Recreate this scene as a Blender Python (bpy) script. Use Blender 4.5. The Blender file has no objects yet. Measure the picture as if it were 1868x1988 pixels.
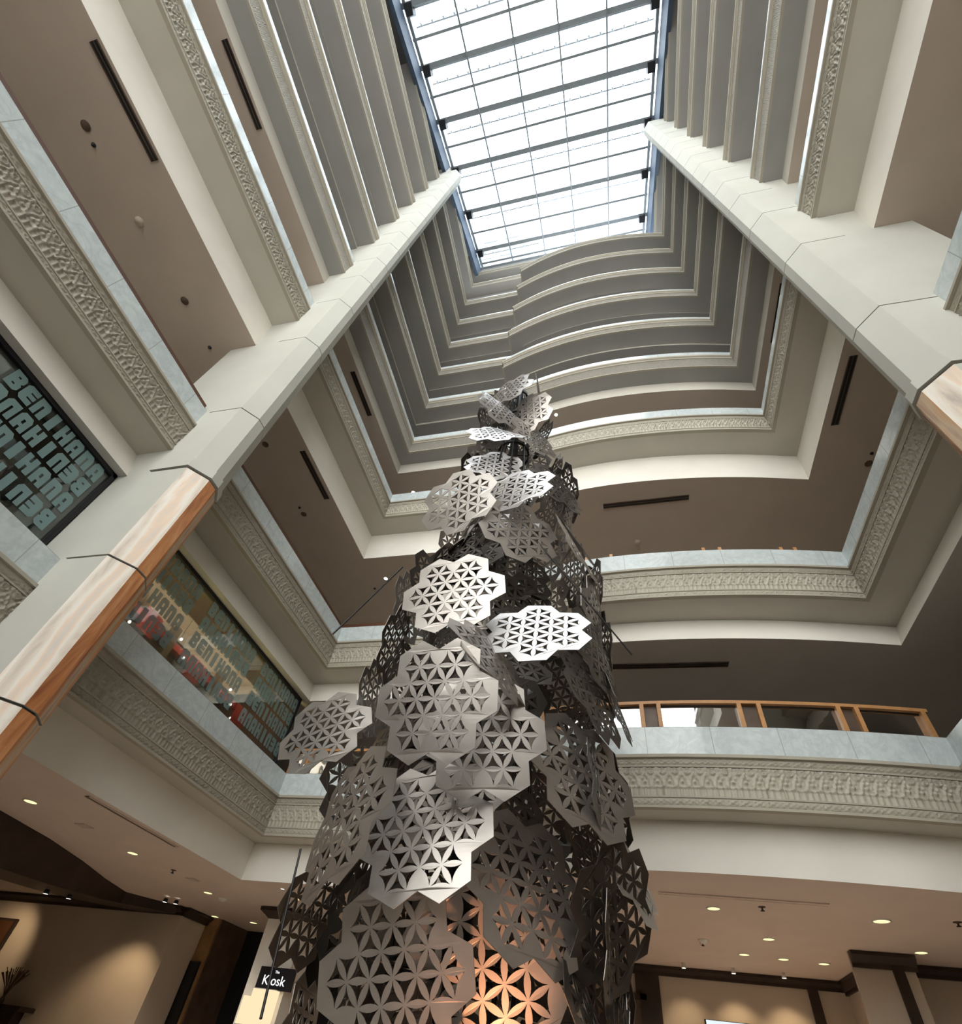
import bpy, bmesh, math, random
from mathutils import Vector, Matrix
from mathutils.geometry import tessellate_polygon
random.seed(7)
SC = bpy.context.scene
COL = SC.collection
EYE = 1.6                      # camera height; every h below is measured from the eye
PI = math.pi
# ------------------------------------------------------------------ helpers
def tag(o, label=None, cat=None, group=None, kind=None):
    if label: o['label'] = label
    if cat: o['category'] = cat
    if group: o['group'] = group
    if kind: o['kind'] = kind
    return o
def link(o, parent=None):
    COL.objects.link(o)
    if parent is not None: o.parent = parent
    return o
def empty(name, loc=(0, 0, 0), rz=0.0):
    o = bpy.data.objects.new(name, None); o.empty_display_size = .1
    o.location = loc; o.rotation_euler = (0, 0, rz)
    return link(o)
class MB:
    """collects faces (with optional uv and material slot) into one mesh"""
    def __init__(s): s.v = []; s.f = []; s.m = []; s.uv = []; s.sm = []
    def face(s, pts, m=0, uv=None, smooth=False):
        b = len(s.v); s.v += [tuple(p) for p in pts]; s.f.append(list(range(b, b + len(pts))))
        s.m.append(m); s.uv.append(uv); s.sm.append(smooth)
    def add(s, verts, faces, m=0, smooth=False):
        b = len(s.v); s.v += [tuple(p) for p in verts]
        for f in faces: s.f.append([b + i for i in f]); s.m.append(m); s.uv.append(None); s.sm.append(smooth)
    def box(s, x0, x1, y0, y1, z0, z1, m=0):
        v = [(x0,y0,z0),(x1,y0,z0),(x1,y1,z0),(x0,y1,z0),(x0,y0,z1),(x1,y0,z1),(x1,y1,z1),(x0,y1,z1)]
        s.add(v, [(3,2,1,0),(4,5,6,7),(0,1,5,4),(1,2,6,5),(2,3,7,6),(3,0,4,7)], m)
    def beam(s, a, b, w, h, up=(0,0,1), m=0):
        a = Vector(a); b = Vector(b); d = (b - a).normalized(); up = Vector(up)
        x = d.cross(up)
        if x.length < 1e-4: x = d.cross(Vector((1,0,0)))
        x.normalize(); z = x.cross(d).normalized()
        c = [x*(w/2)+z*(h/2), x*(-w/2)+z*(h/2), x*(-w/2)-z*(h/2), x*(w/2)-z*(h/2)]
        s.add([a+k for k in c]+[b+k for k in c], [(0,1,2,3),(7,6,5,4),(0,4,5,1),(1,5,6,2),(2,6,7,3),(3,7,4,0)], m)
    def tube(s, pts, r, n=8, m=0, cap=True):
        pts = [Vector(p) for p in pts]; rings = []
        prev = None
        for i, p in enumerate(pts):
            d = (pts[min(i+1,len(pts)-1)] - pts[max(i-1,0)]).normalized()
            ref = prev if prev is not None else (Vector((0,0,1)) if abs(d.z) < .9 else Vector((1,0,0)))
            x = (ref - d*ref.dot(d)).normalized(); y = d.cross(x); prev = x
            rr = r[i] if isinstance(r, (list, tuple)) else r
            rings.append([p + x*rr*math.cos(2*PI*k/n) + y*rr*math.sin(2*PI*k/n) for k in range(n)])
        v = [q for R_ in rings for q in R_]; f = []
        for i in range(len(pts)-1):
            for k in range(n):
                f.append((i*n+k, i*n+(k+1)%n, (i+1)*n+(k+1)%n, (i+1)*n+k))
        s.add(v, f, m, True)
        if cap:
            s.add(rings[0], [tuple(range(n))[::-1]], m); s.add(rings[-1], [tuple(range(n))], m)
    def lathe(s, c, prof, n=24, m=0, smooth=True):
        v = []; f = []
        for (r, z) in prof:
            for k in range(n): v.append((c[0]+r*math.cos(2*PI*k/n), c[1]+r*math.sin(2*PI*k/n), c[2]+z))
        for i in range(len(prof)-1):
            for k in range(n): f.append((i*n+k, i*n+(k+1)%n, (i+1)*n+(k+1)%n, (i+1)*n+k))
        s.add(v, f, m, smooth)
    def prism(s, poly, z0, z1, m=0, ms=None):
        n = len(poly)
        for i in range(n):
            a = poly[i]; b = poly[(i+1)%n]
            s.face([(a[0],a[1],z0),(b[0],b[1],z0),(b[0],b[1],z1),(a[0],a[1],z1)], ms[i] if ms else m)
        s.face([(p[0],p[1],z0) for p in poly][::-1], m); s.face([(p[0],p[1],z1) for p in poly], m)
    def build(s, name, mats, parent=None, weld=False):
        me = bpy.data.meshes.new(name); me.from_pydata(s.v, [], s.f)
        if not isinstance(mats, (list, tuple)): mats = [mats]
        for m in mats: me.materials.append(m)
        for p, mi, sm in zip(me.polygons, s.m, s.sm): p.material_index = mi; p.use_smooth = sm
        if any(u is not None for u in s.uv):
            ul = me.uv_layers.new(name='UVMap')
            for p, u in zip(me.polygons, s.uv):
                if u:
                    for li, q in zip(p.loop_indices, u): ul.data[li].uv = q
        if weld:
            bm = bmesh.new(); bm.from_mesh(me); bmesh.ops.remove_doubles(bm, verts=bm.verts, dist=1e-5)
            bmesh.ops.recalc_face_normals(bm, faces=bm.faces); bm.to_mesh(me); bm.free()
        me.update()
        return link(bpy.data.objects.new(name, me), parent)
def copy_tree(o, parent=None):
    c = o.copy(); link(c); c.parent = parent
    for ch in list(o.children): copy_tree(ch, c)
    return c
# ------------------------------------------------------------------ materials
class NT:
    def __init__(s, name):
        s.m = bpy.data.materials.new(name); s.m.use_nodes = True; s.t = s.m.node_tree; s.t.nodes.clear()
        s.out = s.t.nodes.new('ShaderNodeOutputMaterial')
    def n(s, kind, **kw):
        nd = s.t.nodes.new(kind)
        for k, v in kw.items():
            if k in nd.inputs.keys() if hasattr(nd.inputs, 'keys') else False: nd.inputs[k].default_value = v
            else: setattr(nd, k, v)
        return nd
    def l(s, a, b): s.t.links.new(a, b)
    def math(s, op, a, b=None, clamp=False):
        nd = s.t.nodes.new('ShaderNodeMath'); nd.operation = op; nd.use_clamp = clamp
        for i, q in enumerate((a, b)):
            if q is None: continue
            if isinstance(q, (int, float)): nd.inputs[i].default_value = q
            else: s.l(q, nd.inputs[i])
        return nd.outputs[0]
    def ramp(s, fac, stops):
        r = s.t.nodes.new('ShaderNodeValToRGB'); e = r.color_ramp.elements
        e[0].position, e[0].color = stops[0][0], (*stops[0][1], 1); e[1].position, e[1].color = stops[-1][0], (*stops[-1][1], 1)
        for p, c in stops[1:-1]: q = e.new(p); q.color = (*c, 1)
        s.l(fac, r.inputs[0]); return r.outputs[0]
    def coord(s, which='Object', scale=(1,1,1), loc=(0,0,0), rot=(0,0,0)):
        tc = s.t.nodes.new('ShaderNodeTexCoord'); mp = s.t.nodes.new('ShaderNodeMapping')
        mp.inputs['Scale'].default_value = scale; mp.inputs['Location'].default_value = loc; mp.inputs['Rotation'].default_value = rot
        s.l(tc.outputs[which], mp.inputs['Vector']); return mp.outputs[0]
    def noise(s, vec, scale, detail=4, rough=.55, dist=0.0):
        nd = s.t.nodes.new('ShaderNodeTexNoise'); nd.inputs['Scale'].default_value = scale; nd.inputs['Detail'].default_value = detail
        nd.inputs['Roughness'].default_value = rough; nd.inputs['Distortion'].default_value = dist
        if vec is not None: s.l(vec, nd.inputs['Vector'])
        return nd.outputs['Fac']
    def bsdf(s, color=None, rough=.5, metal=0.0, spec=.5, bump=None, bstr=.3, bdist=.01, **kw):
        b = s.t.nodes.new('ShaderNodeBsdfPrincipled')
        if isinstance(color, tuple): b.inputs['Base Color'].default_value = (*color, 1)
        elif color is not None: s.l(color, b.inputs['Base Color'])
        if isinstance(rough, (int, float)): b.inputs['Roughness'].default_value = rough
        else: s.l(rough, b.inputs['Roughness'])
        b.inputs['Metallic'].default_value = metal; b.inputs['Specular IOR Level'].default_value = spec
        for k, v in kw.items(): b.inputs[k].default_value = v
        if bump is not None:
            bp = s.t.nodes.new('ShaderNodeBump'); bp.inputs['Strength'].default_value = bstr; bp.inputs['Distance'].default_value = bdist
            s.l(bump, bp.inputs['Height']); s.l(bp.outputs[0], b.inputs['Normal'])
        s.l(b.outputs[0], s.out.inputs[0]); return b
def simple(name, c, rough=.6, metal=0.0, spec=.4, var=.06, scale=3.0):
    t = NT(name); v = t.coord(); n = t.noise(v, scale)
    lo = tuple(x*(1-var) for x in c); hi = tuple(min(1, x*(1+var)) for x in c)
    t.bsdf(t.ramp(n, [(.3, lo), (.7, hi)]), rough, metal, spec); return t.m
def emis(name, c, st):
    t = NT(name); e = t.t.nodes.new('ShaderNodeEmission'); e.inputs[0].default_value = (*c, 1); e.inputs[1].default_value = st
    t.l(e.outputs[0], t.out.inputs[0]); return t.m
def plaster(name, c):
    t = NT(name); v = t.coord(); n = t.noise(v, 1.2, 3); n2 = t.noise(v, 60, 2)
    t.bsdf(t.ramp(n, [(.3, tuple(x*.96 for x in c)), (.7, tuple(x*1.03 for x in c))]), .85, 0, .2, bump=n2, bstr=.12, bdist=.004)
    return t.m
M = {}
M['plaster'] = plaster('cream_plaster', (.53, .50, .44))
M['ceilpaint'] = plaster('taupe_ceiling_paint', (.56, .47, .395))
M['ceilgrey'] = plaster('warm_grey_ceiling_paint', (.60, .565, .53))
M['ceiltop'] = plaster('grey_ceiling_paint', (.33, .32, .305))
M['white'] = plaster('white_plaster', (.82, .78, .71))
M['lobbyceil'] = plaster('rosy_ceiling_paint', (.70, .585, .51))
M['lobbywall'] = plaster('tan_wall_paint', (.56, .48, .39))
M['mustard'] = plaster('mustard_soffit_paint', (.62, .47, .12))
M['darkwood'] = simple('dark_stained_wood', (.035, .022, .016), .45, var=.3)
M['wood'] = simple('honey_oak', (.46, .23, .09), .45, var=.15, scale=8)
M['black'] = simple('black_metal', (.012, .012, .014), .5)
M['steelgrey'] = simple('painted_grey_steel', (.24, .26, .27), .5)
M['navy'] = simple('navy_kerb_paint', (.055, .085, .13), .6)
M['joint'] = simple('dark_joint_sealant', (.09, .08, .07), .9)
M['red'] = simple('red_lacquer', (.42, .02, .02), .35)
M['gold'] = simple('golden_wall_paper', (.30, .17, .075), .6, var=.3)
M['brown'] = simple('brown_panel', (.10, .065, .045), .5, var=.3)
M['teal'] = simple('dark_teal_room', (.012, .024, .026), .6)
M['floor'] = simple('beige_stone_floor', (.52, .44, .36), .4, var=.1)
M['lens'] = emis('lamp_lens', (1, .86, .40), .24)
M['lensw'] = emis('lamp_lens_white', (1, .95, .82), .8)
M['whitemetal'] = simple('white_enamel', (.7, .68, .64), .4)
M['shade'] = emis('lit_glass_shade', (1, .78, .48), .17)
M['signwhite'] = emis('lit_sign_letters', (1, 1, 1), .18)
M['straw'] = simple('dried_straw', (.10, .06, .03), .9)
M['dark_red_wood'] = simple('reddish_brown_frame', (.09, .035, .015), .5)
M['tower'] = simple('pale_tower_cladding', (.15, .17, .175), .7)
M['towerglass'] = simple('blue_tower_glass', (.035, .075, .095), .3)
def marble():
    t = NT('grey_veined_marble'); v = t.coord(); n = t.noise(v, 9, 8, .7); d = t.noise(v, 2.2, 6, .6, 1.5)
    vein = t.math('SUBTRACT', 1.0, t.math('MULTIPLY', t.math('ABSOLUTE', t.math('SUBTRACT', d, .5)), 16.0), True)
    base = t.ramp(n, [(.3, (.50,.55,.55)), (.7, (.62,.66,.66))])
    mx = t.n('ShaderNodeMix'); mx.data_type = 'RGBA'; mx.inputs[7].default_value = (.38,.42,.43,1)
    t.l(t.math('MULTIPLY', vein, .35), mx.inputs[0]); t.l(base, mx.inputs[6])
    # slab joints along the run (uv x in metres)
    uv = t.n('ShaderNodeUVMap'); sp = t.n('ShaderNodeSeparateXYZ'); t.l(uv.outputs[0], sp.inputs[0])
    fr = t.math('FRACT', t.math('MULTIPLY', sp.outputs[0], 1/.9)); j = t.math('LESS_THAN', fr, .012)
    m2 = t.n('ShaderNodeMix'); m2.data_type = 'RGBA'; m2.inputs[7].default_value = (.36,.37,.36,1)
    t.l(j, m2.inputs[0]); t.l(mx.outputs[2], m2.inputs[6])
    t.bsdf(m2.outputs[2], .12, 0, .5); return t.m
M['marble'] = marble()
def onyx(name, stops, rot):
    t = NT(name); v = t.coord(scale=(1.0, 1.0, .16), rot=rot)
    n = t.noise(v, 3.2, 7, .62, 2.2)
    w = t.n('ShaderNodeTexWave'); w.inputs['Scale'].default_value = 1.5; w.inputs['Distortion'].default_value = 7; w.inputs['Detail'].default_value = 4
    t.l(v, w.inputs['Vector'])
    f = t.math('ADD', t.math('MULTIPLY', n, .65), t.math('MULTIPLY', w.outputs['Fac'], .35))
    t.bsdf(t.ramp(f, stops), .18, 0, .5); return t.m
M['onyx_pale'] = onyx('pale_veined_onyx', [(.2,(.42,.36,.33)),(.34,(.70,.60,.50)),(.5,(.82,.76,.68)),(.62,(.80,.62,.48)),(.8,(.62,.60,.56))], (0,.06,0))
M['onyx_orange'] = onyx('orange_veined_onyx', [(.2,(.30,.10,.05)),(.36,(.60,.24,.09)),(.5,(.74,.38,.18)),(.62,(.70,.52,.36)),(.8,(.42,.24,.18))], (0,.06,0))
M['stone'] = plaster('pale_column_stone', (.50, .49, .44))
def frieze(name, band):
    """cast plaster ornament; uv = metres along / metres up the band. bump only"""
    t = NT(name); uv = t.n('ShaderNodeUVMap'); sp = t.n('ShaderNodeSeparateXYZ'); t.l(uv.outputs[0], sp.inputs[0])
    U, V = sp.outputs[0], sp.outputs[1]
    def cells(su, sv, rings, ou=0.0):
        fu = t.math('ABSOLUTE', t.math('SUBTRACT', t.math('FRACT', t.math('ADD', t.math('MULTIPLY', U, su), ou)), .5))
        fv = t.math('ABSOLUTE', t.math('SUBTRACT', t.math('FRACT', t.math('MULTIPLY', V, sv)), .5))
        r = t.math('SQRT', t.math('ADD', t.math('POWER', fu, 2.0), t.math('POWER', fv, 2.0)))
        return t.math('ADD', t.math('MULTIPLY', t.math('SINE', t.math('MULTIPLY', r, rings)), .5), .5), fu, fv
    if band == 'main':      # lancets and rosettes above short flutes
        c1, fu, fv = cells(1/.16, 1/.21, 26); c2, fu2, fv2 = cells(1/.16, 1/.21, 22, .5)
        lan = t.math('SINE', t.math('MULTIPLY', t.math('ADD', t.math('MULTIPLY', fu, 2.0), V), 34.0))
        orn = t.math('ADD', t.math('MULTIPLY', c1, .5), t.math('ADD', t.math('MULTIPLY', c2, .25), t.math('MULTIPLY', lan, .18)))
        fl = t.math('GREATER_THAN', t.math('ABSOLUTE', t.math('SUBTRACT', t.math('FRACT', t.math('MULTIPLY', U, 1/.105)), .5)), .39)
        low = t.math('LESS_THAN', V, .115)
        mx = t.n('ShaderNodeMix'); t.l(low, mx.inputs[0]); t.l(orn, mx.inputs[2]); t.l(fl, mx.inputs[3])
        h = mx.outputs[0]; dist = .028
    elif band == 'small':
        c1, fu, fv = cells(1/.085, 1/.085, 24); h = c1; dist = .016
    else:                   # upper floors: row of arches
        c1, fu, fv = cells(1/.20, 1/.30, 24)
        z = t.math('SINE', t.math('MULTIPLY', t.math('ADD', t.math('MULTIPLY', fu, 2.4), V), 26.0))
        h = t.math('ADD', t.math('MULTIPLY', c1, .5), t.math('MULTIPLY', z, .3)); dist = .03
    vn = t.coord(); n = t.noise(vn, 14, 3)
    t.bsdf(t.ramp(n, [(.3,(.38,.35,.29)),(.7,(.44,.405,.34))]), .6, 0, .4, bump=h, bstr=1.0, bdist=dist); return t.m
M['fr_main'] = frieze('cast_frieze_ornament', 'main'); M['fr_small'] = frieze('cast_border_ornament', 'small'); M['fr_up'] = frieze('cast_arch_ornament', 'up')
M['fr_plain'] = plaster('moulding_paint', (.40, .365, .30))
M['fr_orn'] = simple('cast_plaster_ornament', (.42, .385, .315), .5, var=.05, scale=9)
M['fr_dark'] = simple('bronze_moulding', (.10, .085, .065), .55)
def steel():
    t = NT('brushed_steel_plate'); v = t.coord(); n = t.noise(v, 5, 5); 
    t.bsdf(t.ramp(n, [(.3, (.40,.365,.335)), (.7, (.47,.43,.40))]), t.math('ADD', .30, t.math('MULTIPLY', n, .12)), .88, .5); return t.m
M['plate'] = steel()
M['plate_dark'] = M['plate'].copy(); M['plate_dark'].name = 'shade_darkened_steel_plate'  # darker copy: shade among the inner plates put into the steel colour
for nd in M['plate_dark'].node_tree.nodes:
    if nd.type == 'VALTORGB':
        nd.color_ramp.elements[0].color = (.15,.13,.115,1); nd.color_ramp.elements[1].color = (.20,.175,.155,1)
M['darksteel'] = simple('dark_steel', (.05, .047, .045), .4, .8)
def glass(name, tint, refl=.12, rough=.02):
    t = NT(name); tr = t.n('ShaderNodeBsdfTransparent'); tr.inputs[0].default_value = (*tint, 1)
    g = t.n('ShaderNodeBsdfGlossy'); g.inputs['Roughness'].default_value = rough
    fr = t.n('ShaderNodeLayerWeight'); fr.inputs[0].default_value = .3
    mx = t.n('ShaderNodeMixShader'); t.l(t.math('ADD', refl, t.math('MULTIPLY', fr.outputs['Fresnel'], .5), True), mx.inputs[0])
    t.l(tr.outputs[0], mx.inputs[1]); t.l(g.outputs[0], mx.inputs[2]); t.l(mx.outputs[0], t.out.inputs[0]); return t.m
M['frontglass'] = glass('tinted_front_glazing', (.60, .585, .56), .05)
M['glass'] = glass('clear_glazing', (.96, .98, 1.0), .03)
M['shopglass'] = glass('shopfront_glass', (.85, .90, .88), .08)
M['railglass'] = glass('dark_railing_glass', (.06, .06, .06), .55)
def frost():
    t = NT('frosted_film'); b = t.bsdf((.22,.33,.33), .5, 0, .4, Alpha=.78); return t.m
M['frost'] = frost()

# ------------------------------------------------------------------ plan of the atrium (metres, eye at the origin)
XL, XR, YB, YN = -6.47, 4.39, 9.10, -8.0
XS = -3.0                                   # where the curved wing starts
def arcY(x): return 7.36 + (.042 if x < .8 else .028)*(x-.8)**2
ARC = [(XS, arcY(XS))] + [(x, arcY(x)) for x in [XS+.62+(XR-XS-.62)*i/32 for i in range(33)]]
LOOP = [(XL, YN), (XL, YB), (XS, YB)] + ARC + [(XR, YN)]
def offset(path, s, closed):
    n = len(path); out = []
    for i, p in enumerate(path):
        p = Vector(p)
        a = Vector(path[i-1]) if (i > 0 or closed) else None
        b = Vector(path[(i+1) % n]) if (i < n-1 or closed) else None
        d1 = (p-a).normalized() if a is not None else (b-p).normalized()
        d2 = (b-p).normalized() if b is not None else d1
        n1 = Vector((-d1.y, d1.x)); n2 = Vector((-d2.y, d2.x))
        m = (n1+n2)
        m = m.normalized() if m.length > 1e-6 else n1
        k = s / max(.35, m.dot(n1))
        out.append((p.x+m.x*k, p.y+m.y*k))
    return out
def sweep(name, path, prof, mats, closed=True, mi=None, vreset=None, flip=False):
    """prof = [(outward s, height h)]; mi = material slot of every profile segment"""
    mb = MB(); rings = [offset(path, s, closed) for s, h in prof]
    n = len(path); L = [0]
    for i in range(n): L.append(L[-1] + (Vector(path[(i+1)%n])-Vector(path[i])).length)
    for j in range(len(prof)-1):
        h0, h1 = prof[j][1]+EYE, prof[j+1][1]+EYE
        seg = math.hypot(prof[j+1][0]-prof[j][0], prof[j+1][1]-prof[j][1])
        for i in range(n if closed else n-1):
            k = (i+1) % n
            a, b, c, d = rings[j][i], rings[j][k], rings[j+1][k], rings[j+1][i]
            mb.face([(a[0],a[1],h0),(b[0],b[1],h0),(c[0],c[1],h1),(d[0],d[1],h1)], mi[j] if mi else 0,
                    [(L[i],0),(L[i+1],0),(L[i+1],seg),(L[i],seg)])
    o = mb.build(name, mats); tag(o, kind='structure'); return o
def rdg(d, w): return max(0.0, 1-(d/w)**2)
def hmain(u, v):      # v: 0..~.42 metres above the lower lip of the main band
    if v < .115:
        f = abs((u/.075) % 1-.5); return .022*rdg(f, .16) + (.012 if v > .1 else 0)
    fu = abs((u/.16) % 1-.5)*.16; fo = abs(((u/.16)+.5) % 1-.5)*.16; w = (v-.115)
    h = 0.0
    if w < .20:
        half = .07*max(0.0, 1-(w/.20)**1.7); h = max(h, .024*rdg(abs(fu-half), .013))
        h = max(h, .026*rdg(math.hypot(fu, w-.07), .026)); h = max(h, .018*rdg(abs(fu-.5*half), .008)*(w > .1))
    h = max(h, .024*rdg(abs(math.hypot(fo, w-.215)-.038), .012)); h = max(h, .024*rdg(math.hypot(fo, w-.215), .016))
    h = max(h, .022*rdg(math.hypot(fu*1.0, (w-.25)*.6), .026)); h = max(h, .016*rdg(abs(fu-(w-.20)*.55) if w > .2 else 1, .010))
    h = max(h, .020*rdg(math.hypot(fo, w-.02), .02))
    return h
def hsmall(u, v, H):
    c = H/2; fu = abs((u/.08) % 1-.5)*.08; fo = abs(((u/.08)+.5) % 1-.5)*.08
    return max(.014*rdg(abs(math.hypot(fu, v-c)-.024), .009), .014*rdg(math.hypot(fo, v-c), .012))
def relief_bands(path, fb, mb_):
    step = .017
    for nm, s0, s1, h0, h1, fn, mat in (('main', -.031, -.046, fb+.172, mb_-.172, 0, 'fr_plain2'), ('low', -.036, -.046, fb+.057, fb+.138, 1, 'fr_plain2'), ('top', -.051, -.075, mb_-.138, mb_-.052, 1, 'fr_plain2')):
        H = h1-h0; nv = int(H/ .014)+1; A = offset(path, s0, True); mb = MB(); total = 0.0
        for i in range(len(path)-1):
            a, b = Vector(path[i]), Vector(path[i+1])
            a0, b0 = Vector(offset(path, s0, False)[i]) if False else Vector(A[i]), Vector(A[i+1])
            L = (b0-a0).length
            if a.y < -5 and abs(b.x-a.x) < .01:
                f0 = (-4.0-a.y)/(b.y-a.y); a0 = a0+(b0-a0)*f0
            if b.y < -5 and abs(b.x-a.x) < .01:
                f0 = (a.y+1.0)/(a.y-b.y); b0 = a0+(b0-a0)*f0
            L = (b0-a0).length; d = (b0-a0).normalized(); n = Vector((d.y, -d.x))
            nu = max(1, int(L/step)); vs_ = []; fs_ = []
            for j in range(nu+1):
                u = total+L*j/nu; p = a0+d*(L*j/nu)
                for k in range(nv+1):
                    v = H*k/nv; hh = hmain(u, v) if fn == 0 else hsmall(u, v, H)
                    lean = (s1-s0)*k/nv; q = p+n*(hh*1.35+.001-lean)
                    vs_.append((q.x, q.y, h0+v+EYE))
            for j in range(nu):
                for k in range(nv): fs_.append((j*(nv+1)+k, (j+1)*(nv+1)+k, (j+1)*(nv+1)+k+1, j*(nv+1)+k+1))
            mb.add(vs_, fs_, 0, True); total += L
        tag(mb.build('trim_ornament', M['fr_orn']), kind='structure')
# level: marble bottom, marble top, frieze bottom, ceiling h, cove bottom s, cove top s
LV = [(3.55,4.02,2.83,2.19,.30,.36),(7.23,7.75,6.50,5.87,.33,.60),(12.76,13.30,12.05,10.85,.50,.63),(16.48,16.90,15.75,15.12,.37,.43),
      (19.55,19.95,19.00,18.78,.50,.55),(22.60,23.00,22.05,21.88,.50,.55),(25.60,26.00,25.05,24.88,.50,.55),(28.65,29.05,28.10,27.93,.50,.55),
      (31.65,32.05,31.10,30.93,.50,.55),(34.80,35.20,34.25,34.08,.50,.55),(37.2,37.5,36.75,36.6,.5,.55)]
def roofh(y): return 33.0 + .6*y
OUT = 4.2
def flat_ring(path, s, h, mat, big=False, name='ceiling'):
    ring = offset(path, s, False); y0 = path[0][1]
    x0, x1, y1 = (-15.35, 12.05, 16.0) if big else (XL-OUT, XR+OUT, YB+OUT)
    pl = [Vector((p[0], p[1], 0)) for p in [(x0,y0),(x0,y1),(x1,y1),(x1,y0)] + ring[::-1]]
    mb = MB(); z = h+EYE
    up = name == 'floor'
    for t_ in tessellate_polygon([pl]):
        a, b, c = [pl[k] for k in t_]
        if ((b-a).cross(c-a).z > 0) != up: b, c = c, b
        mb.face([(a.x,a.y,z),(b.x,b.y,z),(c.x,c.y,z)])
    tag(mb.build(name, mat), kind='structure')
for i, (mb_, mt, fb, hc, sb, st) in enumerate(LV):
    closed = True; path = LOOP; paths = [LOOP]
    if i < 8: closed = False
    if i == 8:
        closed = False; y0 = (mt+.3-33)/.6; paths = [[(XL, y0), (XL, YB), (XS, YB)] + ARC + [(XR, y0)]]
    if i >= 9:
        closed = False; y0 = (mt+.3-33)/.6; paths = [[(XL, y0), (XL, YB), (XS+.4, YB)], [(XR, YB), (XR, y0)]]
    for path in paths:
        outer = 3.0 if i == 0 else OUT
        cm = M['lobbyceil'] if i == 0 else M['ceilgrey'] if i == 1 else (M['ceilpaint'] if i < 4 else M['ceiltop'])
        pr = [(sb, hc), (st, fb), (0.0, fb)]; mi = [1, 2]
        if len(path) > 6: flat_ring(path, sb, hc, cm, i == 0)
        else: pr = [(outer, hc)] + pr; mi = [0, 1, 2]
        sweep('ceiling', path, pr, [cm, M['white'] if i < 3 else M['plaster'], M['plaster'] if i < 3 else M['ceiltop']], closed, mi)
        if i < 3:
            H = mb_-fb
            pr = [(0,fb),(-.085,fb),(-.085,fb+.035),(-.045,fb+.05),(-.035,fb+.055),(-.045,fb+.14),(-.06,fb+.145),(-.06,fb+.165),(-.03,fb+.17),
                  (-.045,mb_-.17),(-.075,mb_-.165),(-.075,mb_-.145),(-.05,mb_-.14),(-.075,mb_-.05),(-.12,mb_-.045),(-.12,mb_-.0),(0,mb_)]
            mi = [0,0,0,0,1,0,0,0,2,0,0,0,1,0,0,0]
            o = sweep('trim_%d' % (i+1), path, pr, [M['fr_plain'], M['fr_small'], M['fr_main']], closed, mi)
        else:
            pr = [(0,fb),(-.06,fb),(-.06,fb+.04),(-.03,fb+.05),(-.035,fb+.09),(-.02,fb+.10),(-.035,mb_-.16),(-.06,mb_-.15),(-.06,mb_-.1),(-.1,mb_-.07),(-.1,mb_),(0,mb_)]
            mi = [0,0,0,0,0,1,0,0,0,0,0]
            o = sweep('trim_%d' % (i+1), path, pr, [M['fr_plain'], M['fr_up']], closed, mi)
        if i < 3: relief_bands(path, fb, mb_)
        sweep('wall_parapet', path, [(0,mb_),(0,mt),(.02,mt),(.02,mt+.015),(.20,mt+.015),(.20,fb+.45)], [M['marble'], M['joint']], closed, [0,0,1,1,0])
        if len(path) > 6: flat_ring(path, .2, fb+.45, M['floor'], False, 'floor')
        else: sweep('floor', path, [(.2,fb+.45),(OUT,fb+.45)], [M['floor']], closed)
        if i < 8:
            sweep('wall_corridor', [(XL-OUT,YN),(XL-OUT,YB+OUT),(XR+OUT,YB+OUT),(XR+OUT,YN)], [(0,fb+.45),(0,LV[i+1][3])], [M['plaster']], False)
m = MB(); zc = 2.19+EYE
m.face([(-15.35,YN-3.2,zc),(12.05,YN-3.2,zc),(12.05,YN,zc),(-15.35,YN,zc)][::-1]); tag(m.build('ceiling', M['lobbyceil']), kind='structure')
m = MB(); m.box(XL, XR, YN-.08, YN, zc, 5.3); tag(m.build('wall_front_band', M['plaster']), kind='structure')
mbf = MB(); mbf.box(-17, 14, YN-3.4, 19, -.1, 0); tag(mbf.build('floor', M['floor']), kind='structure')

# ------------------------------------------------------------------ skylight
YG0, YG1 = YN, 9.2
SLN = Vector((0, -.6, 1)).normalized()
mb = MB()
gx = [XL-.1, -6.2, -4.14, -2.0, -.04, 2.0, 4.1, XR+.1]
mb.face([(gx[0],YG0,roofh(YG0)+EYE),(gx[-1],YG0,roofh(YG0)+EYE),(gx[-1],YG1,roofh(YG1)+EYE),(gx[0],YG1,roofh(YG1)+EYE)])
wg = mb.build('window_1', M['glass']); tag(wg, kind='structure')
sf = empty('skylight_frame', (0, 0, roofh(0)+EYE))
tag(sf, 'dark grey steel grid of rafters and purlins holding the sloping glass roof', 'skylight frame')
Z0 = roofh(0)+EYE
def P(x, y, dz=0): return (x, y, roofh(y)+EYE-Z0+dz)
TY = [-4.6, -2.75, -.82, 1.18, 3.27, 5.54, 7.93]
for k, x in enumerate(gx[1:-1]):
    m = MB(); w = .13 if x in (-6.2, 4.1) else .07
    m.beam(P(x, YG0), P(x, YG1), w, .16); m.build('rafter', M['steelgrey'], sf)
for a, b in zip(TY, TY[1:]+[9.6]):
    y = a + (b-a)*.53
    if y < 9: m = MB(); m.beam(P(-6.3, y), P(4.2, y), .10, .10); m.build('purlin', M['steelgrey'], sf)
m = MB(); m.beam(P(XL, 9.12), P(XR, 9.12), .14, .2); m.build('purlin', M['steelgrey'], sf)
rank = ['seventh', 'sixth', 'fifth', 'fourth', 'third', 'second', 'first']
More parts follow.
